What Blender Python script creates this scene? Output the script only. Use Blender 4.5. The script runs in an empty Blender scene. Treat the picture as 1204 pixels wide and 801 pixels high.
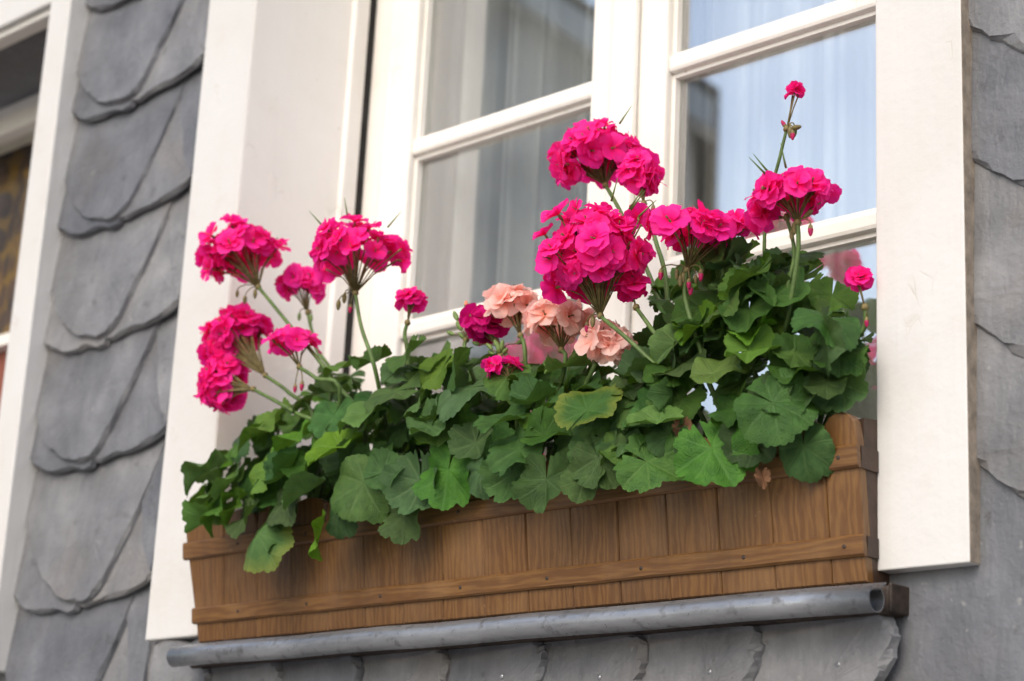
import bpy, math, random
import numpy as np
from mathutils import Vector, Matrix

S = bpy.context.scene
COL = S.collection
rnd = random.Random(7)

# ------------------------------------------------------------------ camera
CX, CY, F = 602.0, 400.5, 2313.547
RT = np.array([0.72456159, 0.15940355, -0.67052294])     # world X (along the facade) in camera axes
IN = np.array([0.68747327, -0.23618164, 0.68673047])     # world Y (into the wall)
UP = np.array([0.04889793, 0.95854512, 0.28071383])      # world Z
RM = np.array([RT, IN, UP])
CAM = np.array([1.10919714, -1.68303288, 1.60209845])
cd = bpy.data.cameras.new('camera')
cam = bpy.data.objects.new('camera', cd); COL.objects.link(cam)
cd.sensor_width = 36; cd.lens = 69.18; cd.clip_start = 0.05; cd.clip_end = 500
m = Matrix.Identity(4)
for i, v in enumerate(([1, 0, 0], [0, 1, 0], [0, 0, -1])):
    w = RM @ np.array(v)
    for k in range(3): m[k][i] = w[k]
for k in range(3): m[k][3] = CAM[k]
cam.matrix_world = m
cd.dof.use_dof = True; cd.dof.focus_distance = 2.22; cd.dof.aperture_fstop = 4.6
S.camera = cam

# ------------------------------------------------------------------ sky, sun, exposure
SUN_EL, SUN_AZ = math.radians(40), math.radians(166)      # azimuth from +Y towards +X
w = bpy.data.worlds.new('World'); S.world = w; w.use_nodes = True
nt = w.node_tree; nt.nodes.clear()
sky = nt.nodes.new('ShaderNodeTexSky'); sky.sky_type = 'NISHITA'; sky.sun_disc = False
sky.sun_elevation = SUN_EL; sky.sun_rotation = SUN_AZ; sky.air_density = 1.1; sky.dust_density = 2.6; sky.ozone_density = 1.0
bg = nt.nodes.new('ShaderNodeBackground'); bg.inputs[1].default_value = 0.15
ow = nt.nodes.new('ShaderNodeOutputWorld')
nt.links.new(sky.outputs[0], bg.inputs[0]); nt.links.new(bg.outputs[0], ow.inputs[0])
sl = bpy.data.lights.new('sun', 'SUN'); sl.energy = 0.6; sl.angle = math.radians(40); sl.color = (1.0, 0.93, 0.82)
so = bpy.data.objects.new('sun', sl); COL.objects.link(so)
sd = Vector((math.sin(SUN_AZ) * math.cos(SUN_EL), math.cos(SUN_AZ) * math.cos(SUN_EL), math.sin(SUN_EL)))
so.rotation_euler = sd.to_track_quat('Z', 'Y').to_euler(); so.location = sd * 30
S.view_settings.view_transform = 'Standard'; S.view_settings.look = 'None'
S.view_settings.gamma = 1; S.view_settings.exposure = 0.90
S.view_settings.use_curve_mapping = False

# ------------------------------------------------------------------ helpers
def at(x, y, Y):
    d = RM @ np.array([(x - CX) / F, -(y - CY) / F, 1.0])
    return Vector(CAM + d * ((Y - CAM[1]) / d[1]))
def depth(p): return float((RM.T @ (np.array(p) - CAM))[2])
IMG_R = Vector(RM @ np.array([1.0, 0, 0])); IMG_U = Vector(RM @ np.array([0, 1.0, 0]))

class MB:
    def __init__(s): s.v = []; s.f = []; s.mi = []; s.uv = None
    def add(s, vs, fs, mi=0):
        o = len(s.v); s.v += [tuple(p) for p in vs]; s.f += [tuple(i + o for i in f) for f in fs]; s.mi += [mi] * len(fs)
    def box(s, x0, x1, y0, y1, z0, z1, mi=0):
        s.add([(x0, y0, z0), (x1, y0, z0), (x1, y1, z0), (x0, y1, z0), (x0, y0, z1), (x1, y0, z1), (x1, y1, z1), (x0, y1, z1)],
              [(0, 3, 2, 1), (4, 5, 6, 7), (0, 1, 5, 4), (1, 2, 6, 5), (2, 3, 7, 6), (3, 0, 4, 7)], mi)
    def tube(s, pts, rad, n=6, mi=0, cap=True):
        pts = [Vector(p) for p in pts]; rs = rad if isinstance(rad, (list, tuple)) else [rad] * len(pts)
        vs = []; prev = None
        for i, p in enumerate(pts):
            t = (pts[min(i + 1, len(pts) - 1)] - pts[max(i - 1, 0)]).normalized()
            if prev is None:
                a = t.orthogonal().normalized()
            else:
                a = (prev - t * prev.dot(t)).normalized()
            prev = a; b = t.cross(a)
            for k in range(n):
                an = 2 * math.pi * k / n
                vs.append(p + (a * math.cos(an) + b * math.sin(an)) * rs[i])
        fs = []
        for i in range(len(pts) - 1):
            for k in range(n):
                fs.append((i * n + k, i * n + (k + 1) % n, (i + 1) * n + (k + 1) % n, (i + 1) * n + k))
        if cap:
            fs.append(tuple(reversed(range(n)))); fs.append(tuple(range((len(pts) - 1) * n, len(pts) * n)))
        s.add(vs, fs, mi)
    def mesh(s, name, mats, smooth=False):
        me = bpy.data.meshes.new(name); me.from_pydata(s.v, [], s.f); me.update()
        for mt in (mats if isinstance(mats, (list, tuple)) else [mats]): me.materials.append(mt)
        if any(s.mi): me.polygons.foreach_set('material_index', s.mi)
        if smooth: me.polygons.foreach_set('use_smooth', [True] * len(me.polygons))
        return me

def link(name, me, parent=None):
    o = bpy.data.objects.new(name, me); COL.objects.link(o); o.parent = parent; return o
def bevel(o, wd, seg=2):
    b = o.modifiers.new('bevel', 'BEVEL'); b.width = wd; b.segments = seg; b.limit_method = 'ANGLE'; b.angle_limit = math.radians(35)
    return o
def thing(name, label, cat, loc=(0, 0, 0), group=None):
    o = bpy.data.objects.new(name, None); COL.objects.link(o); o.location = loc; o.empty_display_size = .05
    tag(o, label, cat, group); return o
def tag(o, label, cat, group=None):
    o['label'] = label; o['category'] = cat
    if group: o['group'] = group
    return o
def boxo(name, b, mat, parent, bev=0.0):
    q = MB(); q.box(*b); o = link(name, q.mesh(name, mat), parent)
    if bev: bevel(o, bev)
    return o

# ------------------------------------------------------------------ materials
class N:
    def __init__(s, name):
        s.m = bpy.data.materials.new(name); s.m.use_nodes = True; s.t = s.m.node_tree; s.t.nodes.clear()
        s.out = s.t.nodes.new('ShaderNodeOutputMaterial')
    def n(s, typ, ins=None, **kw):
        nd = s.t.nodes.new('ShaderNode' + typ)
        for k, v in kw.items(): setattr(nd, k, v)
        for k, v in (ins or {}).items(): s.set(nd, k, v)
        return nd
    def set(s, nd, k, v):
        if isinstance(v, bpy.types.NodeSocket): s.t.links.new(v, nd.inputs[k])
        else: nd.inputs[k].default_value = v
    def math(s, op, a, b=0.0, c=0.0, clamp=False):
        nd = s.n('Math', {0: a, 1: b, 2: c}, operation=op); nd.use_clamp = clamp; return nd.outputs[0]
    def mix(s, f, a, b, bt='MIX'):
        nd = s.n('MixRGB', {0: f, 1: a, 2: b}, blend_type=bt); return nd.outputs[0]
    def noise(s, vec, sc, det=4, rough=.55, dist=0.0, out=0):
        return s.n('TexNoise', {'Vector': vec, 'Scale': sc, 'Detail': det, 'Roughness': rough, 'Distortion': dist}).outputs[out]
    def ramp(s, f, *st):
        nd = s.n('ValToRGB', {0: f}); e = nd.color_ramp.elements
        while len(e) < len(st): e.new(.5)
        for i, (p, c) in enumerate(st):
            e[i].position = p; e[i].color = (c, c, c, 1) if isinstance(c, (int, float)) else (*c, 1)
        return nd.outputs[0]
    def mapr(s, f, a, b, c, d):
        return s.n('MapRange', {0: f, 1: a, 2: b, 3: c, 4: d}).outputs[0]
    def scale(s, vec, sc):
        return s.n('Mapping', {0: vec, 3: sc}).outputs[0]
    def obj(s): return s.n('TexCoord').outputs['Object']
    def pos(s): return s.n('NewGeometry').outputs['Position']
    def rand(s): return s.n('ObjectInfo').outputs['Random']
    def bump(s, h, st=.3, d=.002):
        return s.n('Bump', {'Height': h, 'Strength': st, 'Distance': d}).outputs[0]
    def bsdf(s, col, rough=.6, normal=None, spec=.4, metal=0.0, **kw):
        nd = s.n('BsdfPrincipled', {'Base Color': col, 'Roughness': rough, 'Specular IOR Level': spec, 'Metallic': metal})
        if normal is not None: s.set(nd, 'Normal', normal)
        for k, v in kw.items(): s.set(nd, k, v)
        return nd.outputs[0]
    def fin(s, sh): s.t.links.new(sh, s.out.inputs[0]); return s.m

def rgb(*c): return (*c, 1)

def m_slate():
    a = N('slate'); p = a.obj(); r = a.rand()
    off = a.n('VectorMath', {0: p, 1: a.n('CombineXYZ', {0: a.math('MULTIPLY', r, 37.0), 2: a.math('MULTIPLY', r, 91.0)}).outputs[0]}, operation='ADD').outputs[0]
    big = a.noise(off, 9, 5, .6)
    st = a.noise(a.scale(off, (60, 60, 14)), 1, 5, .65, .6)
    fine = a.noise(off, 160, 3)
    lam = a.noise(a.scale(off, (9, 9, 5)), 1, 4, .6, .8)
    step = a.math('DIVIDE', a.math('FLOOR', a.math('MULTIPLY', lam, 11.0)), 11.0)
    c = a.ramp(big, (.3, (.098, .102, .112)), (.52, (.158, .163, .176)), (.72, (.235, .241, .255)))
    c = a.mix(.22, c, a.ramp(st, (.3, (.078, .077, .076)), (.7, (.225, .222, .218))))
    c = a.mix(a.mapr(a.noise(off, 4, 4, .6), .52, .70, 0, .5), c, rgb(.150, .130, .112))
    c = a.mix(1, c, a.mix(r, rgb(.70, .72, .76), rgb(1.22, 1.19, 1.14)), 'MULTIPLY')
    c = a.mix(a.mapr(a.noise(off, 70, 2, .5), .70, .78, 0, .5), c, rgb(.30, .30, .28))
    c = a.mix(a.mapr(a.noise(off, 38, 4, .6), .62, .72, 0, .5), c, rgb(.05, .048, .047))
    h = a.math('ADD', a.math('MULTIPLY', st, .45), a.math('MULTIPLY', fine, .4))
    h = a.math('ADD', h, a.math('ADD', a.math('MULTIPLY', step, 4.0), a.math('MULTIPLY', a.noise(off, 22, 4, .5), 1.4)))
    return a.fin(a.bsdf(c, a.mapr(big, .3, .7, .42, .62), a.bump(h, .85, .0032), .4))

def m_white(name='white_paint', base=(.60, .592, .575), dirty=.30, streak=.16):
    a = N(name); p = a.pos()
    big = a.noise(p, 3.5, 4, .6); gr = a.noise(a.scale(p, (70, 70, 5)), 1, 4, .6)
    d = a.mapr(a.noise(p, 14, 6, .65), .56, .8, 0, dirty)
    c = a.mix(a.mapr(big, .35, .7, 0, 1), rgb(*base), rgb(base[0] * .94, base[1] * .93, base[2] * .90))
    c = a.mix(d, c, rgb(.52, .47, .38))
    c = a.mix(a.mapr(a.noise(a.scale(p, (26, 26, 1.6)), 1, 5, .65), .50, .78, 0, streak), c, rgb(.50, .46, .39))
    sp = a.mapr(a.noise(p, 95, 3, .6), .70, .76, 0, .55)
    c = a.mix(sp, c, rgb(.45, .38, .29))
    ck = a.n('TexVoronoi', {'Vector': a.scale(p, (60, 60, 34)), 'Scale': 1.0}, feature='DISTANCE_TO_EDGE').outputs[0]
    ckm = a.math('MULTIPLY', a.mapr(ck, .0, .05, 1, 0), a.mapr(a.noise(p, 9, 3, .5), .62, .72, 0, .6))
    c = a.mix(ckm, c, rgb(.42, .35, .27))
    h = a.math('ADD', a.math('MULTIPLY', gr, 1.0), a.math('SUBTRACT', a.noise(p, 60, 4, .5), ckm))
    return a.fin(a.bsdf(c, .48, a.bump(h, .45, .0016), .4))

def m_wood():
    a = N('planter_wood'); p = a.obj(); r = a.rand()
    off = a.n('VectorMath', {0: p, 1: a.n('CombineXYZ', {0: a.math('MULTIPLY', r, 17.0), 2: a.math('MULTIPLY', r, 5.0)}).outputs[0]}, operation='ADD').outputs[0]
    mp = a.scale(off, (1, 1, .16))
    wv = a.n('TexWave', {'Vector': mp, 'Scale': 34.0, 'Distortion': 14.0, 'Detail': 3.0, 'Detail Scale': 1.1, 'Detail Roughness': .6}, bands_direction='X').outputs['Fac']
    pore = a.noise(a.scale(off, (520, 520, 34)), 1, 3, .6)
    big = a.noise(off, 14, 4)
    c = a.ramp(wv, (.05, (.112, .049, .013)), (.5, (.138, .064, .018)), (.95, (.162, .079, .023)))
    c = a.mix(a.mapr(pore, .48, .70, 0, .45), c, rgb(.095, .042, .015))
    c = a.mix(a.mapr(big, .48, .75, 0, .4), c, rgb(.225, .125, .05))
    c = a.mix(1, c, a.mix(r, rgb(.90, .88, .86), rgb(1.08, 1.06, 1.03)), 'MULTIPLY')
    wp = a.pos(); c = a.mix(a.mapr(a.noise(a.scale(wp, (22, 22, 5)), 1, 5, .65), .52, .75, 0, .55), c, rgb(.085, .045, .022))
    wear = a.mapr(a.noise(off, 75, 4, .7), .66, .74, 0, .4)
    c = a.mix(wear, c, rgb(.30, .18, .08))
    h = a.math('ADD', a.math('MULTIPLY', wv, .25), a.math('MULTIPLY', pore, -.8))
    return a.fin(a.bsdf(c, a.mapr(big, .3, .7, .36, .52), a.bump(h, .4, .0009), .45))

def m_zinc():
    a = N('zinc'); p = a.pos()
    n1 = a.noise(a.scale(p, (5, 30, 30)), 1, 5, .65); n2 = a.noise(p, 55, 4, .6)
    c = a.ramp(n1, (.3, (.16, .165, .175)), (.7, (.40, .41, .43)))
    c = a.mix(a.mapr(n2, .54, .72, 0, .75), c, rgb(.055, .05, .046))
    return a.fin(a.bsdf(c, a.mapr(n2, .3, .7, .24, .5), a.bump(n2, .25, .001), .6, .65))

def m_leaf(name, dark, light, yel=0.0):
    a = N(name); uv = a.n('UVMap', uv_map='UVMap').outputs[0]
    x = a.n('SeparateXYZ', {0: uv}); u, v = x.outputs[0], x.outputs[1]
    d = a.math('ABSOLUTE', a.math('SUBTRACT', a.math('FRACT', a.math('ADD', u, 20.5)), .5))
    dist = a.math('MULTIPLY', d, a.math('ADD', a.math('MULTIPLY', v, .8), .12))
    vein = a.mapr(dist, .012, .05, 1, 0)
    # side veins running out from each main vein in a herringbone
    q = a.math('FRACT', a.math('SUBTRACT', a.math('MULTIPLY', v, 4.5), a.math('MULTIPLY', d, 4.2)))
    sv = a.mapr(a.math('ABSOLUTE', a.math('SUBTRACT', q, .5)), .02, .09, .55, 0)
    vein2 = a.math('MAXIMUM', vein, a.math('MULTIPLY', sv, a.mapr(v, .2, .4, 0, 1)))
    vein2 = a.math('MULTIPLY', vein2, a.mapr(v, .75, 1.0, 1, .25))
    p = a.obj(); r = a.rand()
    n1 = a.noise(a.n('VectorMath', {0: p, 1: a.n('CombineXYZ', {0: a.math('MULTIPLY', r, 40.0)}).outputs[0]}, operation='ADD').outputs[0], 3.2, 5, .6); cell = a.n('TexVoronoi', {'Vector': p, 'Scale': 24.0}, feature='DISTANCE_TO_EDGE').outputs[0]
    c = a.mix(a.mapr(n1, .3, .72, 0, 1), rgb(*dark), rgb(*light))
    zone = a.math('MULTIPLY', a.mapr(a.math('ABSOLUTE', a.math('SUBTRACT', v, .56)), .04, .22, .35, 0), r)
    c = a.mix(zone, c, rgb(dark[0] * .6, dark[1] * .62, dark[2] * .6))
    c = a.mix(a.math('MULTIPLY', vein2, .30), c, rgb(.12, .22, .06))
    hs = a.n('HueSaturation', {0: a.mapr(r, 0, 1, .485, .515), 1: a.mapr(a.math('FRACT', a.math('MULTIPLY', r, 7.3)), 0, 1, .85, 1.1), 2: a.mapr(a.math('FRACT', a.math('MULTIPLY', r, 13.7)), 0, 1, .62, 1.2), 4: c})
    c = hs.outputs[0]
    if yel: c = a.mix(a.math('MULTIPLY', a.mapr(a.math('ADD', v, a.math('MULTIPLY', n1, .5)), .85, 1.3, 0, 1), yel), c, rgb(.42, .33, .03))
    h = a.math('ADD', a.math('MULTIPLY', vein2, -.8), a.math('MULTIPLY', a.math('MINIMUM', a.math('MULTIPLY', cell, 3.0), 1.0), .35))
    nm = a.bump(a.math('ADD', h, a.math('MULTIPLY', a.noise(p, 60, 3), .5)), .8, .0014)
    b = a.bsdf(c, a.mapr(n1, .3, .7, .42, .56), nm, .30)
    tr = a.n('BsdfTranslucent', {0: a.mix(.5, c, rgb(.16, .30, .03)), 'Normal': nm}).outputs[0]
    return a.fin(a.n('MixShader', {0: .24, 1: b, 2: tr}).outputs[0])

def m_petal(name, c0, c1, c2, core):
    a = N(name); uv = a.n('UVMap', uv_map='UVMap').outputs[0]; x = a.n('SeparateXYZ', {0: uv}); u, v = x.outputs[0], x.outputs[1]
    r = a.rand(); p = a.obj()
    c = a.mix(a.mapr(r, 0, 1, 0, 1), rgb(*c0), rgb(*c1))
    c = a.mix(a.mapr(a.math('ADD', v, a.math('MULTIPLY', a.noise(p, 60, 2), .5)), .6, 1.35, 0, .8), c, rgb(*c2))
    c = a.mix(a.mapr(v, .0, .42, .85, 0), c, rgb(*core))
    st = a.noise(a.n('CombineXYZ', {0: a.math('MULTIPLY', u, 26.0), 1: a.math('MULTIPLY', v, 2.0), 2: r}).outputs[0], 1, 3, .6)
    c = a.mix(a.mapr(st, .5, .75, 0, .3), c, rgb(core[0], core[1], core[2]))
    nm = a.bump(a.math('ADD', st, a.noise(p, 240, 3)), .2, .0005)
    b = a.bsdf(c, .55, nm, .22, 0.0, **{'Sheen Weight': .05, 'Sheen Roughness': .4})
    tr = a.n('BsdfTranslucent', {0: c, 'Normal': nm}).outputs[0]
    return a.fin(a.n('MixShader', {0: .46, 1: b, 2: tr}).outputs[0])

def m_plain(name, c, rough=.6, var=.3, sc=40, spec=.35, bumpd=.001, trans=0.0):
    a = N(name); p = a.obj(); n1 = a.noise(p, sc, 4, .6)
    cc = a.mix(a.mapr(n1, .3, .7, 0, 1), rgb(*[k * (1 - var) for k in c]), rgb(*[min(1, k * (1 + var)) for k in c]))
    b = a.bsdf(cc, rough, a.bump(a.noise(p, sc * 5, 3), .3, bumpd), spec)
    if trans:
        b = a.n('MixShader', {0: trans, 1: b, 2: a.n('BsdfTranslucent', {0: cc}).outputs[0]}).outputs[0]
    return a.fin(b)

def m_glass(name='window_glass', r0=.32):
    a = N(name); p = a.pos()
    nm = a.bump(a.noise(p, 5, 1), .05, .0015)
    fac = a.n('LayerWeight', {0: .5, 1: nm}).outputs['Facing']
    fr = a.math('ADD', r0, a.math('MULTIPLY', a.math('POWER', fac, 5.0), .97 - r0))
    g = a.n('BsdfGlossy', {0: rgb(1, 1, 1), 1: .006, 'Normal': nm}).outputs[0]
    t = a.n('BsdfTransparent', {0: rgb(.92, .94, .93)}).outputs[0]
    return a.fin(a.n('MixShader', {0: fr, 1: t, 2: g}).outputs[0])

def m_curtain():
    a = N('sheer_curtain'); p = a.pos()
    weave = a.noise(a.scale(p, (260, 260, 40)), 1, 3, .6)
    fold_shade = a.noise(a.n('CombineXYZ', {0: a.math('MULTIPLY', a.n('SeparateXYZ', {0: p}).outputs[0], 26.0), 2: 3.0}).outputs[0], 1, 3, .55)
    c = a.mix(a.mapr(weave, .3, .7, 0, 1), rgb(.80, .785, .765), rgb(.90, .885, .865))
    c = a.mix(a.mapr(fold_shade, .40, .60, 0, .8), c, rgb(.40, .38, .36))  # vertical grey bands paint the shading of the folds into the cloth colour
    b = a.n('BsdfDiffuse', {0: c}).outputs[0]
    t = a.n('BsdfTranslucent', {0: c}).outputs[0]
    s = a.n('MixShader', {0: .12, 1: b, 2: t}).outputs[0]
    return a.fin(a.n('MixShader', {0: .03, 1: s, 2: a.n('BsdfTransparent').outputs[0]}).outputs[0])

def m_brocade():
    a = N('brown_patterned_curtain'); p = a.pos()
    v = a.n('TexVoronoi', {'Vector': a.scale(p, (22, 4, 15)), 'Scale': 1.0, 'Randomness': .45}, feature='F1').outputs[0]
    k = a.mapr(v, .36, .5, 0, 1)
    c = a.mix(k, rgb(.075, .046, .034), rgb(.33, .18, .032))
    c = a.mix(a.mapr(a.noise(p, 30, 4), .4, .65, 0, .7), c, rgb(.16, .085, .05))
    return a.fin(a.bsdf(c, .8, None, .2))

SLATE = m_slate(); WHITE = m_white(); CREAM = m_white('cream_paint', (.80, .775, .725), .15, .10)
REVEAL = m_white('reveal_paint', (.83, .805, .77), .06, .04)
WOOD = m_wood(); ZINC = m_zinc(); GLASS = m_glass(); CURT = m_curtain(); BROC = m_brocade()
RAW = m_plain('weathered_wood', (.30, .245, .19), .8, .35, 60)
RUST = m_plain('dark_rusty_sill', (.035, .024, .018), .6, .6, 60)
DARKW = m_plain('dark_gap', (.03, .028, .026), .9, .3)
ROOM = m_plain('room_wall', (.30, .28, .25), .9, .1, 4)
SOIL = m_plain('soil', (.028, .02, .014), .95, .6, 120, .1, .004)
LEAF = [m_leaf('geranium_leaf', (.040, .106, .015), (.088, .190, .030)),
        m_leaf('geranium_leaf_bluish', (.035, .098, .022), (.076, .172, .042)),
        m_leaf('geranium_leaf_young', (.080, .185, .016), (.130, .250, .028))]
LEAFY = m_leaf('geranium_leaf_yellowing', (.05, .135, .016), (.085, .185, .024), .28)
DEAD = m_plain('dry_leaf', (.21, .11, .06), .8, .4, 50, .15, .001, .15)
STEM = m_plain('green_stem', (.10, .165, .045), .5, .35, 70, .35, .0006, .1)
PETI = m_plain('leaf_stalk', (.12, .20, .045), .5, .3, 70, .35, .0006, .15)
CALYX = m_plain('calyx', (.15, .12, .045), .55, .5, 120, .3, .0005)
BUDG = m_plain('green_bud', (.16, .24, .07), .5, .4, 160, .3, .0005, .1)
BUDM = m_plain('pink_bud', (.42, .012, .09), .5, .4, 160, .3, .0005, .1)
BUDS = m_plain('salmon_bud', (.72, .24, .14), .5, .3, 160, .3, .0005, .1)
MAG = m_petal('magenta_petal', (.98, .012, .26), (.95, .018, .38), (.99, .045, .42), (.94, .003, .12))
MAGD = m_petal('deep_magenta_petal', (.62, .002, .17), (.66, .003, .21), (.72, .01, .25), (.45, .001, .07))
SAL = m_petal('salmon_petal', (1.0, .56, .46), (1.0, .64, .56), (1.0, .76, .71), (1.0, .42, .28))
ASPH = m_plain('cobbles', (.30, .285, .265), .9, .3, 3)
PLAST = m_plain('plaster', (.52, .49, .455), .9, .15, 2)
TILE = m_plain('roof_tile', (.08, .075, .075), .8, .3, 3)
DARKG = m_plain('dark_pane', (.03, .035, .04), .15, .2, 3, .5)
REDB = m_plain('red_brown_panel', (.26, .085, .055), .6, .3, 8)

# ------------------------------------------------------------------ the ground
g = MB(); g.add([(-120, -120, 0), (120, -120, 0), (120, 120, 0), (-120, 120, 0)], [(0, 1, 2, 3)])
gr = link('street', g.mesh('street', ASPH)); gr['kind'] = 'structure'

# ------------------------------------------------------------------ the slate-hung house
house = thing('slate_house', 'slate-hung house wall with white-framed windows and a zinc-edged sill', 'house')
WX0, WX1, WZ0, WZ1 = -1.12, 0.0, 1.945, 3.36           # window opening
NX0, NX1, NZ0, NZ1 = -2.62, -1.676, 1.95, 3.095        # next window's opening
q = MB(); YA, YB = .041, .30
for b in ((-7, NX0, 0, 6), (NX1, WX0, 0, 6), (WX1, 5, 0, 6)): q.box(b[0], b[1], YA, YB, b[2], b[3])
q.box(NX0, NX1, YA, YB, 0, NZ0); q.box(NX0, NX1, YA, YB, NZ1, 6)
q.box(WX0, WX1, YA, YB, 0, WZ0 - .045); q.box(WX0, WX1, YA, YB, WZ1, 6)
link('wall', q.mesh('wall', SLATE), house)
q = MB()      # the rooms behind, walls only
q.box(-7, 5, 2.6, 2.7, 0, 6); q.box(-7, -6.9, .3, 2.6, 0, 6); q.box(4.9, 5, .3, 2.6, 0, 6)
q.box(-7, 5, .3, 2.7, 3.6, 3.7); q.box(-7, 5, .3, 2.7, .6, .7); q.box(-1.45, -1.35, .3, 2.6, .7, 3.6)
link('interior_wall', q.mesh('interior_wall', ROOM), house)
q = MB(); q.add([(-7.3, -.35, 5.95), (5.3, -.35, 5.95), (5.3, 3.2, 8.6), (-7.3, 3.2, 8.6), (-7.3, -.35, 6.1), (5.3, -.35, 6.1), (5.3, 3.2, 8.75), (-7.3, 3.2, 8.75)],
     [(0, 3, 2, 1), (4, 5, 6, 7), (0, 1, 5, 4), (1, 2, 6, 5), (2, 3, 7, 6), (3, 0, 4, 7)])
link('roof', q.mesh('roof', TILE), house)

# slates -------------------------------------------------
def smooth_poly(pts, n=3, close=True):
    P = [np.array(p, float) for p in pts]; out = []
    k = len(P)
    for i in range(k):
        p0, p1, p2, p3 = P[(i - 1) % k], P[i], P[(i + 1) % k], P[(i + 2) % k]
        for j in range(n):
            t = j / n
            out.append(.5 * (2 * p1 + (p2 - p0) * t + (2 * p0 - 5 * p1 + 4 * p2 - p3) * t * t + (3 * p1 - p0 - 3 * p2 + p3) * t ** 3))
    return out
def slate(pts, zb, layer=0.0, H=.30, rough=1.0, lean=0.0, thick=.0065, tl=.012):
    """one split-edged slate: outline in facade X,Z; tilted so that its foot stands proud"""
    P = smooth_poly(pts, 4); c = sum(P) / len(P); n = len(P); q = MB(); rr = rnd.random
    xm = max(p[0] for p in pts)
    def Y(p): return .026 - (1 - min(1, max(0, (p[1] - zb) / H))) * tl - layer + lean * (xm - p[0])
    th = thick + .0025 * rr()
    back = []; mid = []; fr = []; inn = []
    ph = rr() * 9
    for i, p in enumerate(P):
        d = (c - p) / np.linalg.norm(c - p)
        j = p + d * (rr() - .5) * .0035 * rough
        back.append((j[0], Y(j), j[1]))
        a = j + d * (.001 + .0015 * rr()); mid.append((a[0], Y(j) - th * (.35 + .2 * rr()), a[1]))
        ch = .003 + .009 * max(0, math.sin(i * .9 + ph) * .5 + rr() * .7) * rough
        b = j + d * ch; fr.append((b[0], Y(j) - th, b[1]))
        e = j + d * .05; inn.append((e[0], Y(e) - th - .0008 * rr(), e[1]))
    vs = back + mid + fr + inn + [(c[0], Y(c) - th - .0008, c[1])]
    fs = []
    for L in range(3):
        for i in range(n):
            k = (i + 1) % n; fs.append((L * n + i, L * n + k, (L + 1) * n + k, (L + 1) * n + i))
    for i in range(n): fs.append((3 * n + i, 3 * n + (i + 1) % n, 4 * n))
    q.add([(x - c[0], y, z - c[1]) for x, y, z in vs], fs)
    o = link('slate', q.mesh('slate', SLATE), house); o.location = (c[0], 0, c[1])
    return o
def jit(pts, a=.006): return [(x + (rnd.random() - .5) * a, z + (rnd.random() - .5) * a) for x, z in pts]
# between the two windows: a broad leaning tongue over two half-hidden ones in every course
zs = [1.42, 1.62, 1.815, 2.024, 2.247, 2.445, 2.645, 2.850, 3.055, 3.26]
for i, z in enumerate(zs):
    x = -1.416 + (rnd.random() - .5) * .012 - (.012 if i == 4 else 0) + (.03 if i == 3 else 0)
    kw = dict(H=.30, rough=.55, lean=0.0, tl=.033)
    slate(jit([(-1.69, z + .29), (-1.69, z + .105), (-1.645, z + .045), (-1.60, z + .012), (-1.55, z - .006), (-1.49, z - .006), (-1.42, z + .012), (-1.42, z + .29)], .0015), z, -.019, **kw)
    slate(jit([(-1.44, z + .29), (-1.45, z + .02), (-1.37, z + .002), (-1.30, z + .010), (-1.255, z + .028), (-1.2455, z + .06), (-1.2455, z + .29)], .0015), z, -.0185, **kw)
    slate([(-1.345, z + .29), (-1.325, z + .20), (-1.305, z + .135), (-1.285, z + .085), (-1.27, z + .058), (-1.255, z + .042), (-1.2465, z + .04), (-1.2465, z + .16), (-1.2465, z + .29)], z, -.0150, **kw)
    slate(jit([(x - .235, z + .30), (x - .235, z + .16), (x - .19, z + .095), (x - .145, z + .045), (x - .105, z + .018), (x - .06, z + .003), (x - .02, z), (x + .012, z + .014),
               (x + .035, z + .05), (x + .064, z + .105), (x + .09, z + .165), (x + .115, z + .235), (x + .13, z + .30)], .003), z, -.012, thick=.008, **kw)
# right of the window
for i, z in enumerate([1.30, 1.47, 1.64, 1.965, 2.127, 2.298, 2.468, 2.64, 2.81, 2.98, 3.15]):
    for k in range(4):
        x = .255 + .19 * k + (rnd.random() - .5) * .012 + .02 * (i % 2)
        slate(jit([(x - .245, z + .27), (x - .24, z + .15), (x - .175, z + .092), (x - .13, z + .058), (x - .085, z + .026), (x - .045, z + .006), (x - .01, z), (x + .025, z + .012),
                   (x + .05, z + .05), (x + .08, z + .11), (x + .10, z + .19), (x + .105, z + .27)], .005), z, .0015 - .0005 * k, .27, 1.3, .025)
# the course under the sill: each slate laps over its neighbour to the right
xr = [-1.08, -.925, -.768, -.612, -.451, -.298, -.141, .024]
for k, x in enumerate(xr):
    o = slate([(max(x - .24, -1.225), 1.95), (max(x - .24, -1.225), 1.80), (max(x - .20, -1.21), 1.745), (x - .13, 1.725), (x - .085, 1.745), (x - .055, 1.79), (x - .026, 1.835), (x - .008, 1.862), (x - .0005, 1.884), (x - .004, 1.903), (x - .018, 1.919), (x - .05, 1.945)], 1.72, .0165, .26, 1.3, .065, .011)
    nl = MB(); r = .0036
    for s_ in range(3):
        pass
    ring = [[(r * math.cos(t * math.pi / 5) * a, -b, r * math.sin(t * math.pi / 5) * a) for t in range(10)] for a, b in ((1, 0), (.85, .0014), (.4, .0022))]
    nl.add(sum(ring, []), [(L * 10 + i, L * 10 + (i + 1) % 10, (L + 1) * 10 + (i + 1) % 10, (L + 1) * 10 + i) for L in range(2) for i in range(10)] + [tuple(range(20, 30))])
    n_ = link('nail', nl.mesh('nail', ZINC), o)
    n_.location = (x - .068 - o.location.x, .026 - .005 - .0165 + .065 * .068 - .0124, 1.868 + (rnd.random() - .5) * .012 - o.location.z)
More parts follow.
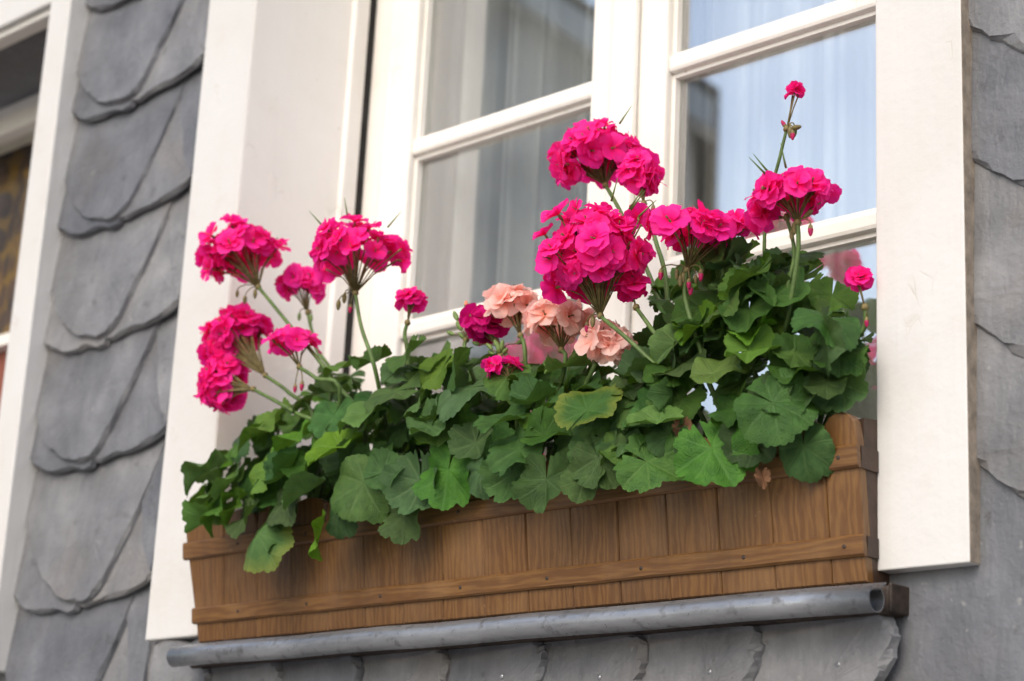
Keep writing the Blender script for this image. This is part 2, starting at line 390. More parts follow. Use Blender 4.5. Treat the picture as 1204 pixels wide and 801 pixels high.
slate([(-.02, 2.08), (-.02, 1.78), (.03, 1.70), (.12, 1.67), (.20, 1.70), (.235, 1.80), (.25, 2.08)], 1.70, -.003, .3, .8, .01)
slate([(.20, 2.0), (.20, 1.80), (.25, 1.74), (.33, 1.71), (.42, 1.74), (.45, 1.85), (.45, 2.0)], 1.72, -.002, .3, .8, .02)
slate([(.40, 2.0), (.40, 1.80), (.45, 1.74), (.53, 1.71), (.62, 1.74), (.65, 1.85), (.65, 2.0)], 1.72, -.002, .3, .8, .02)

# the big window ------------------------------------------
q = MB(); YS = .235
for b in ((WX0 + .006, WX0 + .056), (WX1 - .056, WX1 - .006)): q.box(b[0], b[1], YS + .002, YS + .06, 1.99, WZ1)
q.box(WX0 + .056, WX1 - .056, YS + .002, YS + .06, WZ1 - .05, WZ1); q.box(WX0 + .056, WX1 - .056, YS + .002, YS + .06, 1.96, 2.02)
win = link('window', q.mesh('window', CREAM), house); bevel(win, .004)
def casing(x0, x1, z0, z1, y0=0.0, y1=.03, rawside=None):
    q = MB(); q.box(x0, x1, y0, y1, z0, z1)
    me = q.mesh('casing_board', [WHITE, RAW])
    if rawside == 'R': me.polygons[3].material_index = 1
    return me
o = link('casing_board', casing(-1.2415, WX0, 1.957, 3.48, 0, .042), win); bevel(o, .0025)
o = link('casing_board', casing(WX1, .1075, 1.957, 3.48, 0, .026, 'R'), win); bevel(o, .0015)
# ragged unpainted edge strip of the right-hand board
o['label'] = 'white board with a bare weathered wood edge'
boxo('casing_board', (WX0, WX1, .001, .03, WZ1, 3.479), WHITE, win, .0025)
boxo('reveal_board', (WX0 - .02, WX0 + .0006, .0025, .30, 1.962, WZ1 - .001), REVEAL, win)
boxo('reveal_board', (WX1 - .0005, WX1 + .02, .0305, .30, 1.945, WZ1), REVEAL, win)
boxo('reveal_board', (WX0, WX1, .0305, .30, WZ1, WZ1 + .02), REVEAL, win)
boxo('reveal_bead', (WX0, WX0 + .012, .19, .222, 1.96, WZ1), REVEAL, win, .004)
boxo('draught_gap', (WX0, WX0 + .006, .223, .30, 1.96, WZ1), DARKW, win)
MZ = [(2.72, 2.745), (2.424, 2.449), (3.016, 3.041)]
for side, (a, b) in enumerate(((-1.062, -.555), (-.552, -.058))):
    f0 = YS - .012
    st = .068
    for (x0, x1) in ((a, a + st), (b - st, b)):
        boxo('sash_stile', (x0, x1, f0, f0 + .042, 2.02, 3.31), CREAM, win, .005)
    for (z0, z1) in ((2.022, 2.12), (3.25, 3.308)):
        boxo('sash_rail', (a + st, b - st, f0 + .001, f0 + .041, z0, z1), CREAM, win, .005)
    for (z0, z1) in MZ:
        boxo('glazing_bar', (a + st - .001, b - st + .001, f0 + .004, f0 + .040, z0, z1), CREAM, win, .006)
    zz = [2.12, 2.424, 2.449, 2.72, 2.745, 3.016, 3.041, 3.25]
    for k in range(4):
        p = boxo('glass_pane', (a + st - .002, b - st + .002, f0 + .025, f0 + .028, zz[2 * k] - .002, zz[2 * k + 1] + .002), GLASS, win)
        p.rotation_euler = (0, 0, 0)
        # putty bead round the pane
        q = MB(); x0, x1, z0, z1 = a + st, b - st, zz[2 * k], zz[2 * k + 1]; w_ = .006
        q.box(x0, x0 + w_, f0 + .014, f0 + .0245, z0, z1); q.box(x1 - w_, x1, f0 + .014, f0 + .0245, z0, z1)
        q.box(x0 + w_, x1 - w_, f0 + .014, f0 + .0245, z0, z0 + w_); q.box(x0 + w_, x1 - w_, f0 + .014, f0 + .0245, z1 - w_, z1)
        link('putty_bead', q.mesh('putty_bead', CREAM), win)
# cover strip over the meeting stiles
boxo('cover_strip', (-.578, -.530, YS - .026, YS - .0125, 2.03, 3.30), CREAM, win, .006)
# sill: old board, zinc sheet rolled over at the front
boxo('sill_board', (WX0 - .002, .0205, -.008, .30, 1.911, 1.9405), RUST, win, .004)
q = MB(); R0 = .0125; yc, zc = -.047, 1.9205; n = 22; prof = []
for k in range(n + 1):
    t = math.radians(62 - 330 * k / n); prof.append((yc - R0 * math.cos(t) * -1, zc + R0 * math.sin(t)))
prof = [(-.030, 1.9395)] + prof
def sheet(prof, x0, x1, th, nx=14):
    q = MB(); vs = []; m_ = len(prof)
    for j in range(nx + 1):
        x = x0 + (x1 - x0) * j / nx; dz = .0007 * math.sin(j * 1.7) ; dy = .0008 * math.sin(j * 2.3)
        for s_ in (0, 1):
            for i, (y, z) in enumerate(prof):
                a = prof[max(0, i - 1)]; b = prof[min(m_ - 1, i + 1)]; tx, tz = b[0] - a[0], b[1] - a[1]; l = math.hypot(tx, tz) or 1
                vs.append((x, y - tz / l * th * s_ + dy, z + tx / l * th * s_ + dz))
    fs = []
    for j in range(nx):
        A = j * 2 * m_; B = A + 2 * m_
        for i in range(m_ - 1):
            fs.append((A + i, A + i + 1, B + i + 1, B + i)); fs.append((A + m_ + i + 1, A + m_ + i, B + m_ + i, B + m_ + i + 1))
    for A in (0, nx * 2 * m_):
        for i in range(m_ - 1): fs.append((A + i, A + m_ + i, A + m_ + i + 1, A + i + 1))
    q.add(vs, fs); return q
link('zinc_roll', sheet(prof, -1.103, .030, .0012).mesh('zinc_roll', ZINC, True), win)
boxo('sill_bracket', (.0208, .0250, -.012, .030, 1.912, 1.9420), RUST, win, .003)

# the neighbouring window at the left ----------------------
q = MB(); q.box(NX0 + .01, NX1 - .002, .20, .26, 3.035, 3.094); q.box(NX0 + .01, NX1 - .002, .20, .26, 2.585, 2.607)
q.box(NX1 - .06, NX1 - .002, .201, .26, 1.96, 3.034); q.box(NX0 + .01, NX0 + .07, .201, .26, 1.96, 3.034)
nw = link('window', q.mesh('window', CREAM), house)
boxo('casing_board', (NX1, -1.612, -.022, .042, 1.93, 3.3), WHITE, nw, .003)
boxo('casing_board', (NX0 - .09, NX0, -.022, .03, 1.93, 3.3), WHITE, nw, .003)
boxo('casing_board', (NX0, NX1, -.014, .029, NZ1, 3.25), WHITE, nw, .003)
boxo('trim_moulding', (NX0, NX1, -.002, .030, NZ1 - .012, NZ1), CREAM, nw, .004)
boxo('reveal_board', (NX0, NX1, .0305, .20, NZ1 + .0005, NZ1 + .02), m_plain('soffit_paint', (.66, .57, .47), .7, .08, 6), nw)
boxo('glass_pane', (NX0 + .05, NX1 - .05, .228, .231, 2.60, 3.04), m_glass('plain_glass', .045), nw)
boxo('lower_panel', (NX0 + .05, NX1 - .05, .226, .24, 1.96, 2.59), REDB, nw)
def curtain_mesh(name, x0, x1, y, z0, z1, amp, wl, mat, seed):
    r = random.Random(seed); q = MB(); n = 150; m_ = 10; vs = []
    ph = [r.random() * 6 for _ in range(4)]
    for j in range(m_ + 1):
        z = z0 + (z1 - z0) * j / m_
        for i in range(n + 1):
            x = x0 + (x1 - x0) * i / n
            s_ = x / wl * 2 * math.pi
            d = amp * (math.sin(s_ + ph[0] + .5 * math.sin(s_ * .37 + ph[1])) + .4 * math.sin(2.3 * s_ + ph[2]) + .3 * math.sin(.5 * s_ + ph[3] + .15 * j))
            vs.append((x, y + d, z))
    q.add(vs, [(j * (n + 1) + i, j * (n + 1) + i + 1, (j + 1) * (n + 1) + i + 1, (j + 1) * (n + 1) + i) for j in range(m_) for i in range(n)])
    return q.mesh(name, mat, True)
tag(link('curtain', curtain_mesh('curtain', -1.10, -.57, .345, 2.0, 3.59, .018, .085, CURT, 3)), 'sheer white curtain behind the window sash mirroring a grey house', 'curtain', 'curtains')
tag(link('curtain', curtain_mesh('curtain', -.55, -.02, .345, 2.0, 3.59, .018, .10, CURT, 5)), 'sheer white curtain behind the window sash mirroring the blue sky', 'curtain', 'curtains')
tag(link('curtain', curtain_mesh('curtain', NX0 + .03, NX1 - .02, .30, 2.0, 3.59, .008, .12, BROC, 8)), 'dark brown and gold patterned curtain behind the neighbouring window', 'curtain', 'curtains')

# the house across the street, mirrored in the panes ----------
opp = thing('gabled_house', 'grey rendered gabled house across the street, mirrored in the panes', 'house', (-7.6, -8, 0))
opp.rotation_euler = (0, 0, math.radians(-38.3))
q = MB(); X0, X1, XR = -5.75, .35, -2.70
pr = [(X0, 0), (X1, 0), (X1, 7.40), (XR, 9.53), (X0, 7.40)]
vs = [(x, y, z) for y in (0, -7) for x, z in pr]
q.add(vs, [(0, 1, 2, 3, 4), (9, 8, 7, 6, 5), (1, 6, 7, 2), (0, 4, 9, 5)]); link('wall', q.mesh('wall', PLAST), opp)
def slab(name, mat, ex, y0, y1, z0, z1):          # a sloping slab from the ridge down to the eave
    q = MB(); dz = -.70 * abs(ex)
    q.add([(XR, y0, z0), (XR + ex, y0, z0 + dz), (XR + ex, y0, z1 + dz), (XR, y0, z1), (XR, y1, z0), (XR + ex, y1, z0 + dz), (XR + ex, y1, z1 + dz), (XR, y1, z1)],
          [(0, 1, 2, 3), (4, 7, 6, 5), (0, 4, 5, 1), (3, 2, 6, 7), (1, 5, 6, 2), (0, 3, 7, 4)])
    link(name, q.mesh(name, mat), opp)
for s_ in (1, -1):
    slab('roof', TILE, 3.25 * s_, .25, -7.2, 9.54, 9.66); slab('bargeboard', WHITE, 3.22 * s_, .29, .02, 9.30, 9.53)
for zc_ in (1.2, 4.0):
    for x in (-4.6, -2.7, -.8):
        wo = boxo('window', (x - .5, x + .5, .0, .05, zc_, zc_ + 1.5), WHITE, opp)
        boxo('pane', (x - .4, x + .4, .051, .056, zc_ + .1, zc_ + 1.4), DARKG, wo)
row = thing('added_town_house', 'added dark rendered town house beside the gabled one, blocking sky from the neighbouring pane', 'house', (-24, -7.0, 0))  # unseen house added to block the sky reflected in the neighbouring window
q = MB(); q.box(-5.6, 5.4, -9, 0, 0, 10.5); link('wall', q.mesh('wall', PLAST), row)
q = MB(); q.add([(-5.9, .4, 10.45), (5.7, .4, 10.45), (5.7, -4.5, 14), (-5.9, -4.5, 14), (5.7, -9.4, 10.45), (-5.9, -9.4, 10.45)], [(0, 1, 2, 3), (3, 2, 4, 5), (0, 3, 5), (1, 4, 2), (0, 5, 4, 1)])
link('roof', q.mesh('roof', TILE), row)
for zc_ in (1.2, 4.2, 7.2):
    for x in (-4, -1.4, 1.2, 3.8):
        wo = boxo('window', (x - .55, x + .55, .0, .05, zc_, zc_ + 1.6), WHITE, row)
        boxo('pane', (x - .45, x + .45, .051, .056, zc_ + .1, zc_ + 1.5), DARKG, wo)

# ------------------------------------------------------------------ the planter
box = thing('window_box', 'long brown wood-grained window box with slatted front on the sill', 'planter', (-.54, .05, 1.942))
BX = Vector((-.54, .05, 1.942))
def yfront(z): return -.020 - (z - 1.943) / .165 * .020
def lean(z, x):          # the left end flares a little towards the top
    return 0
edges = [.0015] + [-.0405 - .0707 * k for k in range(15)] + [-1.088]
for i in range(16):
    x1, x0 = edges[i] - .0003, edges[i + 1] + .0003
    fl = -.030 if i == 15 else 0
    q = MB(); n = 7; zt = 2.088 + rnd.random() * .002; hh = .028 if i else .028
    out = []
    tops = [(x0 + (x1 - x0) * (.5 - .5 * math.cos(math.pi * k / n)), zt + hh * math.sin(math.pi * k / n) ** .55) for k in range(n + 1)]
    prof_ = [(x0, 1.943), (x1, 1.943), (x1, 2.03)] + [(x, z) for x, z in reversed(tops)] + [(x0, 2.03)]
    cx_ = sum(p[0] for p in prof_) / len(prof_)
    fr = []; fi = []; bk = []
    gv = .0013
    for x, z in prof_:
        k = (z - 1.943) / .165; xx = x + (fl * k * (1 if x < (x0 + x1) / 2 else 0))
        ix = xx + (gv if xx < cx_ else -gv); iz = z - (gv if z > 2.06 else -gv if z < 1.95 else 0)
        fi.append((ix, yfront(z) - .0005 * (i % 2), iz)); fr.append((xx, yfront(z) + gv * 1.3, z)); bk.append((xx, yfront(z) + .012, z))
    m_ = len(prof_); vs = [Vector(v) - BX for v in fi + fr + bk]
    fs = [tuple(range(m_)), tuple(reversed(range(2 * m_, 3 * m_)))]
    for Lr in range(2):
        for a in range(m_): b = (a + 1) % m_; fs.append((Lr * m_ + b, Lr * m_ + a, (Lr + 1) * m_ + a, (Lr + 1) * m_ + b))
    c = Vector((cx_, 0, 2.02)) - BX
    q.add([v - c for v in vs], fs); o = link('plank', q.mesh('plank', WOOD), box); o.location = c
def strap(name, z0, z1, pro, par):
    q = MB(); segs = 12; xs = [-1.094 - (.022 if z0 > 2.0 else .002) + (1.0975 + (.022 if z0 > 2.0 else .002)) * k / segs for k in range(segs + 1)]
    b_ = .0022
    def sec(z, d): return yfront(z) - d
    pr_ = [(z0, 0), (z0, pro - b_), (z0 + b_, pro), (z1 - b_, pro), (z1, pro - b_), (z1, 0)]
    vs = []
    for x in xs:
        w1 = .0004 * math.sin(x * 40)
        for z, d in pr_: vs.append(Vector((x, sec(z, d) + .001, z + w1)) - BX)
    fs = []
    for j in range(segs):
        for a in range(5): fs.append((j * 6 + a, (j + 1) * 6 + a, (j + 1) * 6 + a + 1, j * 6 + a + 1))
    fs.append(tuple(range(6))); fs.append(tuple(reversed(range(segs * 6, segs * 6 + 6))))
    c = Vector((-.54, -.03, (z0 + z1) / 2)) - BX
    # grain runs along the strap: build it upright in its own axes and turn it
    q.add([(Matrix.Rotation(math.pi / 2, 3, 'Y') @ (v - c)) for v in vs], fs)
    o = link(name, q.mesh(name, WOOD), par); o.location = c; o.rotation_euler = (0, -math.pi / 2, 0)
    return o
s1 = strap('strap', 2.0575, 2.0815, .0065, box); s2 = strap('strap', 1.968, 1.990, .0065, box)
nm_ = MB(); r = .0026
ring = [[(r * math.cos(t * math.pi / 4) * a, -b, r * math.sin(t * math.pi / 4) * a) for t in range(8)] for a, b in ((1, 0), (.8, .0008), (.3, .0012))]
nm_.add(sum(ring, []), [(Lr * 8 + i, Lr * 8 + (i + 1) % 8, (Lr + 1) * 8 + (i + 1) % 8, (Lr + 1) * 8 + i) for Lr in range(2) for i in range(8)] + [tuple(range(16, 24))])
nme = nm_.mesh('stud', RUST, True)
for zc_ in (1.979, 2.0695):
    for k in range(0, 16, 2):
        xx = (edges[k] + edges[k + 1]) / 2
        o = link('stud', nme, box); o.location = Vector((xx, yfront(zc_) - .0053, zc_)) - BX
SIDE = m_plain('dark_brown_wood', (.05, .028, .018), .45, .35, 40)  # darker brown for the end panels, back panel and side straps
def side(x0, x1, fl):
    q = MB(); vs = []
    for x in (x0, x1):
        for (y, z) in ((yfront(1.943) + .0125, 1.943), (.135, 1.943), (.15, 2.088), (.13, 2.108), (.0, 2.115), (yfront(2.108) + .016, 2.112), (yfront(2.088) + .0125, 2.088)):
            vs.append(Vector((x + fl * (z - 1.943) / .165, y, z)) - BX)
    q.add(vs, [tuple(range(7)), tuple(reversed(range(7, 14)))] + [(b, a, a + 7, b + 7) for a, b in [(i, (i + 1) % 7) for i in range(7)]])
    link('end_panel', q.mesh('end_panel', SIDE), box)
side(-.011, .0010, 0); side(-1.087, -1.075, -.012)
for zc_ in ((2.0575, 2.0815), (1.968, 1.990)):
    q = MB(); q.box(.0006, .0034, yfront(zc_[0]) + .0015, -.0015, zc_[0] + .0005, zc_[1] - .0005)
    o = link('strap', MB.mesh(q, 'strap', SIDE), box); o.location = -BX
q = MB(); q.box(-1.07, -.012, .128, .138, 1.944, 2.085); q.box(-1.07, -.012, yfront(1.944) + .013, .128, 1.944, 1.952)
o = link('back_panel', q.mesh('back_panel', SIDE), box); o.location = -BX
q = MB(); n1, n2 = 60, 8; vs = []
for j in range(n2 + 1):
    for i in range(n1 + 1):
        vs.append(Vector((-1.073 + 1.06 * i / n1, -.0215 + .148 * j / n2, 2.062 + rnd.random() * .012)) - BX)
q.add(vs, [(j * (n1 + 1) + i, j * (n1 + 1) + i + 1, (j + 1) * (n1 + 1) + i + 1, (j + 1) * (n1 + 1) + i) for j in range(n2) for i in range(n1)])
o = link('soil', q.mesh('soil', SOIL, True), box)

# ------------------------------------------------------------------ geraniums
def leaf_mesh(name, mat, seed, cup=.15, fold=0.0, ruf=.10, droop=.1, dep=.13):
    r = random.Random(seed); nth = 178; rings = [0, .22, .45, .68, .86, 1.0]
    TH = math.radians(175); lw = math.radians(47)
    ph = [r.random() * 6.3 for _ in range(4)]; k1 = r.choice([2, 3, 3, 4]); asym = (r.random() - .5) * .15
    lob = {k: 1 + (r.random() - .5) * .08 for k in range(-4, 5)}
    vs = []; uvs = []
    for j, q in enumerate(rings):
        for i in range(nth + 1):
            th = -TH + 2 * TH * i / nth; u = th / lw
            lo = .5 + .5 * math.cos(2 * math.pi * u)
            base = .74 + .26 * ((1 + math.cos(th)) / 2) ** .8
            base *= lob[int(round(u))] * lo + (1 - lo) * .5 * (lob[math.floor(u)] + lob[min(4, math.floor(u) + 1)])
            cren = 1 + .04 * (abs(math.sin(math.pi * (u * 4.5 + .5))) - .6) * q ** 5
            rr = q * base * (1 - dep * (1 - lo) ** 9 * q ** 2) * cren
            x, y = rr * math.sin(th), rr * math.cos(th)
            z = cup * rr * rr + .17 * rr * (abs(math.sin(math.pi * u)) - .5) * (1 - .62 * q) + ruf * rr ** 1.8 * math.sin(k1 * th + ph[0]) + .40 * ruf * rr ** 3 * math.sin(5 * th + ph[1]) + .16 * ruf * rr ** 4 * math.sin(11 * th + ph[2])
            z += [-.20, .16, -.12, .08, -.28, .18][seed % 6] * rr ** 4 + fold * abs(x) - droop * max(0, y) ** 2 * .6 + asym * x
            vs.append((x * (1 - .35 * fold), y, z)); uvs.append((u, q))
    fs = []
    for j in range(len(rings) - 1):
        for i in range(nth):
            a = j * (nth + 1) + i; fs.append((a, a + nth + 1, a + nth + 2, a + 1) if j else (a, a + nth + 1, a + nth + 2))
    me = bpy.data.meshes.new(name); me.from_pydata(vs, [], fs); me.update(); me.materials.append(mat)
    uvl = me.uv_layers.new(name='UVMap')
    idx = np.zeros(len(me.loops), dtype=np.int32); me.loops.foreach_get('vertex_index', idx)
    uvl.data.foreach_set('uv', np.array(uvs, dtype=np.float32)[idx].ravel())
    me.polygons.foreach_set('use_smooth', [True] * len(me.polygons))
    return me
LM = []
for k in range(15):
    mat = LEAF[0] if k < 7 else LEAF[1] if k < 11 else LEAF[2]
    LM.append(leaf_mesh('leaf', mat, 100 + k, cup=[.18, .05, .30, -.05, .12][k % 5], fold=[0, .25, .1, 0, .55][k % 5], ruf=[.20, .27, .17, .23, .16][k % 5], droop=[.25, .1, .3, .35, .15][k % 5], dep=.05 + .03 * (k % 4)))
LM_Y = [leaf_mesh('leaf', LEAFY, 200, .1, .15, .12, .2, .12), leaf_mesh('leaf', LEAFY, 201, -.15, -.55, .05, .5, .05)]
LM_D = leaf_mesh('dry_leaf', DEAD, 300, .6, .6, .35, .6, .25)

def bez(p0, p1, p2, p3, n=7):
    return [p0 * (1 - t) ** 3 + p1 * 3 * t * (1 - t) ** 2 + p2 * 3 * t * t * (1 - t) + p3 * t ** 3 for t in [k / (n - 1) for k in range(n)]]

PL = {}
def plant(key, x, label):
    o = thing('geranium', label, 'geranium', (x, .045, 2.066)); PL[key] = o; return o
plant('A', -.96, 'magenta geranium spilling over the window box end by the white reveal')
plant('B', -.74, 'magenta geranium with one large domed flower head on a straight stalk')
plant('S', -.545, 'salmon pink geranium blooming low between the magenta ones')
plant('C', -.33, 'magenta geranium with two big ball-shaped flower heads')
plant('D', -.12, 'tall magenta geranium beside the bare-edged white board, one bloom high above the rest')
def near(x): return min(PL.values(), key=lambda o: abs(o.location.x - x))
for o in PL.values():        # short woody main stem
    q = MB(); b = Vector((0, 0, -.012))
    for k in range(4):
        a = k * 1.6 + rnd.random(); h = .09 + .05 * rnd.random()
        q.tube(bez(b + Vector((.008 * math.cos(a), .008 * math.sin(a), 0)), b + Vector((.01 * math.cos(a), .01 * math.sin(a), h * .4)), b + Vector((.04 * math.cos(a), .03 * math.sin(a), h * .7)), b + Vector((.06 * math.cos(a), .04 * math.sin(a), h))), [.006, .006, .0055, .005, .005, .0045, .003], 7)
    link('stem', q.mesh('stem', STEM, True), o)

def add_leaf(pos, nrm, tip, R, me, par=None, pet=True):
    nrm = nrm.normalized(); tip = (tip - nrm * tip.dot(nrm)).normalized(); sx = tip.cross(nrm)
    par = par or near(pos.x)
    o = link(me.name.split('.')[0], me, par)
    mm = Matrix((sx, tip, nrm)).transposed().to_4x4(); mm.translation = pos - par.location
    o.matrix_local = mm @ Matrix.Scale(R, 4)
    if pet:
        s0 = par.location + Vector(((pos.x - par.location.x) * .35, 0, max(.0, min(.10, (pos.z - 2.10) * .5))))
        d = (pos - s0).length
        e = Vector(pos); a = -tip * .6 - nrm * .5
        pts = bez(s0, s0 + Vector((0, -.2 * d, .45 * d)), e + a.normalized() * d * .35, e + nrm * .0005)
        q = MB(); q.tube([p - e for p in pts], [.0026, .0024, .0022, .002, .0019, .0018, .0016], 6)
        po = link('leaf_stalk', q.mesh('leaf_stalk', PETI, True), o)
        po.matrix_parent_inverse = (Matrix.Translation(e - par.location).inverted() @ o.matrix_local).inverted() @ Matrix.Identity(4)
    return o

# leaves one can single out in the photograph: px, py, Y, radius px, normal (x,y,z), tip angle in the picture, variant
V = Vector
KEY = [
 (842, 535, -.085, 56, (.30, -.85, .30), -60, 3), (918, 478, -.080, 56, (.35, -.80, .45), -45, 0), (888, 412, -.070, 38, (.25, -.65, .70), -10, 11),
 (846, 436, -.075, 38, (.2, -.7, .7), 20, 12), (945, 430, -.050, 46, (.3, -.7, .6), -20, 1), (990, 458, -.030, 42, (.35, -.9, .15), -70, 7),
 (945, 532, -.058, 40, (.3, -.95, -.05), -80, 8), (985, 402, -.030, 32, (.2, -.6, .7), 0, 2), (866, 384, -.055, 30, (-.1, -.35, .95), 60, 13),
 (822, 360, -.045, 44, (.3, -.7, .55), 120, 0), (912, 345, -.03, 38, (.1, -.4, .9), 30, 1), (768, 498, -.085, 38, (.2, -.6, .75), 150, 14),
 (768, 546, -.085, 48, (.25, -.8, .45), -40, 10), (752, 441, -.06, 34, (.1, -.6, .8), 170, 9), (885, 525, -.06, 40, (.3, -.9, .1), -90, 7),
 (942, 300, .0, 34, (.05, -.35, .9), 10, 0), (905, 318, -.02, 36, (.0, -.45, .85), 160, 7), (850, 262, .02, 26, (.2, -.5, .8), 70, 0), (965, 372, -.02, 34, (.3, -.5, .8), -5, 5),
 (790, 408, -.05, 34, (.2, -.7, .6), -120, 4), (1000, 425, -.015, 30, (.3, -.8, .5), -40, 9),
 (544, 458, -.075, 46, (.1, -.55, .8), 165, 8), (696, 476, -.080, 48, (.2, -.8, .5), 80, 'Y0'), (586, 496, -.085, 36, (.1, -.5, .85), 170, 2),
 (556, 526, -.07, 32, (.2, -.9, .3), -100, 7), (604, 532, -.088, 40, (.2, -.7, .6), -150, 10), (642, 572, -.085, 42, (.3, -.9, .2), -80, 1), (708, 545, -.08, 42, (.25, -.9, .3), -60, 3),
 (686, 566, -.085, 32, (.2, -.9, .2), -95, 5), (645, 512, -.07, 34, (.2, -.8, .5), -20, 4), (516, 504, -.07, 36, (.2, -.85, .45), -70, 5), (525, 562, -.072, 46, (.2, -.95, .1), -90, 3),
 (565, 560, -.08, 30, (.2, -.9, .2), -80, 8), (672, 430, -.03, 34, (.0, -.3, .95), 10, 11), (600, 565, -.07, 36, (.2, -.95, .0), -95, 7), (728, 520, -.07, 36, (.2, -.85, .4), -110, 6),
 (424, 577, -.095, 48, (.25, -.9, .25), -100, 0), (455, 553, -.085, 30, (.3, -.85, .3), 30, 5), (393, 532, -.095, 40, (.1, -.7, .65), -130, 14), (389, 494, -.07, 34, (.2, -.8, .5), -90, 10),
 (427, 488, -.085, 38, (.1, -.6, .8), -140, 12), (458, 462, -.075, 44, (.15, -.65, .75), 140, 0), (337, 556, -.095, 32, (-.2, -.7, .5), -100, 9), (299, 634, -.105, 40, (-.1, -.9, .35), -90, 'Y1'),
 (240, 556, -.085, 34, (-.5, -.15, .9), 195, 6), (242, 612, -.10, 34, (-.5, -.1, .9), 205, 11), (356, 582, -.10, 34, (-.2, -.4, .8), -140, 4), (376, 630, -.10, 32, (-.7, -.6, .3), -100, 12),
 (508, 500, -.085, 32, (.2, -.7, .6), -50, 1), (473, 612, -.075, 34, (.2, -.95, .1), -85, 3), (492, 575, -.07, 44, (.2, -.95, .15), -90, 7), (478, 432, -.05, 34, (.2, -.6, .7), 60, 8),
 (515, 432, -.04, 34, (.0, -.35, .9), 20, 5), (405, 432, -.05, 30, (.0, -.35, .9), 170, 12), (440, 425, -.04, 28, (.1, -.5, .8), 100, 1), (570, 425, -.03, 30, (.1, -.5, .8), 130, 2),
 (320, 500, -.06, 34, (-.2, -.7, .6), 160, 11), (290, 520, -.07, 34, (-.4, -.6, .6), 190, 2), (310, 560, -.085, 34, (-.2, -.8, .4), -120, 12), (265, 575, -.09, 32, (-.4, -.7, .5), -150, 5), (350, 475, -.05, 32, (-.1, -.5, .8), 150, 0),
 (255, 600, -.10, 32, (-.3, -.7, .5), -130, 6), (288, 612, -.095, 30, (-.2, -.8, .4), -60, 5), (332, 596, -.095, 34, (.0, -.8, .4), -80, 0), (250, 583, -.095, 30, (-.5, -.4, .8), 170, 12), (398, 604, -.092, 32, (.1, -.9, .2), -95, 8), (345, 520, -.08, 34, (-.1, -.6, .7), 190, 11), (360, 548, -.085, 32, (0, -.7, .5), -60, 1), (860, 480, -.07, 36, (.2, -.7, .6), 150, 6),
 (620, 440, -.04, 32, (.0, -.5, .8), 160, 6), (740, 455, -.05, 30, (.1, -.6, .7), 60, 3), (318, 640, -.085, 26, (-.1, -.8, .3), -70, 6), (275, 600, -.09, 28, (-.3, -.8, .3), -110, 11),
]
for (px_, py_, Y, rp, nv, ta, var) in KEY:
    c = at(px_, py_, Y); R = 1.04 * rp * depth(c) / F
    nrm = V(nv) + V((rnd.uniform(-.1, .1), 0, rnd.uniform(-.1, .1)))
    tip = IMG_R * math.cos(math.radians(ta)) + IMG_U * math.sin(math.radians(ta))
    tn = (tip - nrm.normalized() * tip.dot(nrm.normalized())).normalized()
    me = LM_Y[int(var[1])] if isinstance(var, str) else LM[var]
    add_leaf(c - tn * R * .2, nrm, tip, R, me)

# the rest of the foliage: fill the mass behind them
TOP = [(215, 560), (250, 520), (270, 500), (310, 478), (350, 460), (400, 430), (470, 402), (540, 418), (600, 415), (680, 425), (735, 432), (770, 400), (785, 340), (830, 285), (850, 262), (880, 280), (940, 292), (968, 305), (985, 345), (1005, 375), (1015, 430)]
BOT = [(215, 600), (260, 625), (300, 635), (370, 630), (430, 615), (500, 595), (540, 560), (600, 575), (650, 585), (700, 560), (740, 570), (800, 550), (850, 555), (900, 505), (960, 530), (985, 470), (1015, 455)]
def interp(t, x): return float(np.interp(x, [p[0] for p in t], [p[1] for p in t]))
cnt = 0
while cnt < 350:
    x = rnd.uniform(225, 1010); t, b = interp(TOP, x), interp(BOT, x)
    y = t + 14 + (b - t - 26) * rnd.random()
    Y = rnd.uniform(-.075, .11)
    c = at(x, y, Y)
    if c.z < 2.135 and Y > -.052: continue
    if c.z < 2.12 and Y > -.058: continue
    rp = rnd.uniform(25, 41); R = rp * 2.35 / F
    if Y > -.01 and (c.x > -.045 or c.x < -1.085): continue
    if c.x < -1.17 or c.x > .0: continue
    par = near(c.x)
    out = (c - (par.location + V((0, .02, .04)))); out.normalize()
    nrm = out * .7 + V((-.1, -.65, .65)) * .7 + V((rnd.gauss(0, .45), rnd.gauss(0, .35), rnd.gauss(0, .4)))
    if c.z < 2.12: nrm = V((rnd.gauss(.1, .35), -.9, rnd.gauss(.25, .35)))
    tip = V((out.x, out.y, -.6)) + V((rnd.gauss(0, .5), rnd.gauss(0, .3), rnd.gauss(0, .4)))
    nn = nrm.normalized(); tn = (tip - nn * tip.dot(nn))
    if tn.length < .15: continue
    me = LM[rnd.choice([0, 1, 2, 3, 4, 5, 6, 7, 8, 9, 10, 0, 3, 7, 11, 12])]
    if x < 360 and rnd.random() < .35: me = LM[rnd.choice([11, 12, 13, 14])]
    add_leaf(c - tn.normalized() * R * .2, nrm, tip, R, me); cnt += 1
for (px_, py_, Y, rp, ta) in ((803, 505, -.06, 17, -80), (806, 525, -.065, 15, -100), (897, 562, -.062, 14, -90)):
    c = at(px_, py_, Y); o = add_leaf(c, V((.5, -.8, .2)), IMG_U * math.sin(math.radians(ta)) + IMG_R * .2, rp * depth(c) / F, LM_D, pet=False)

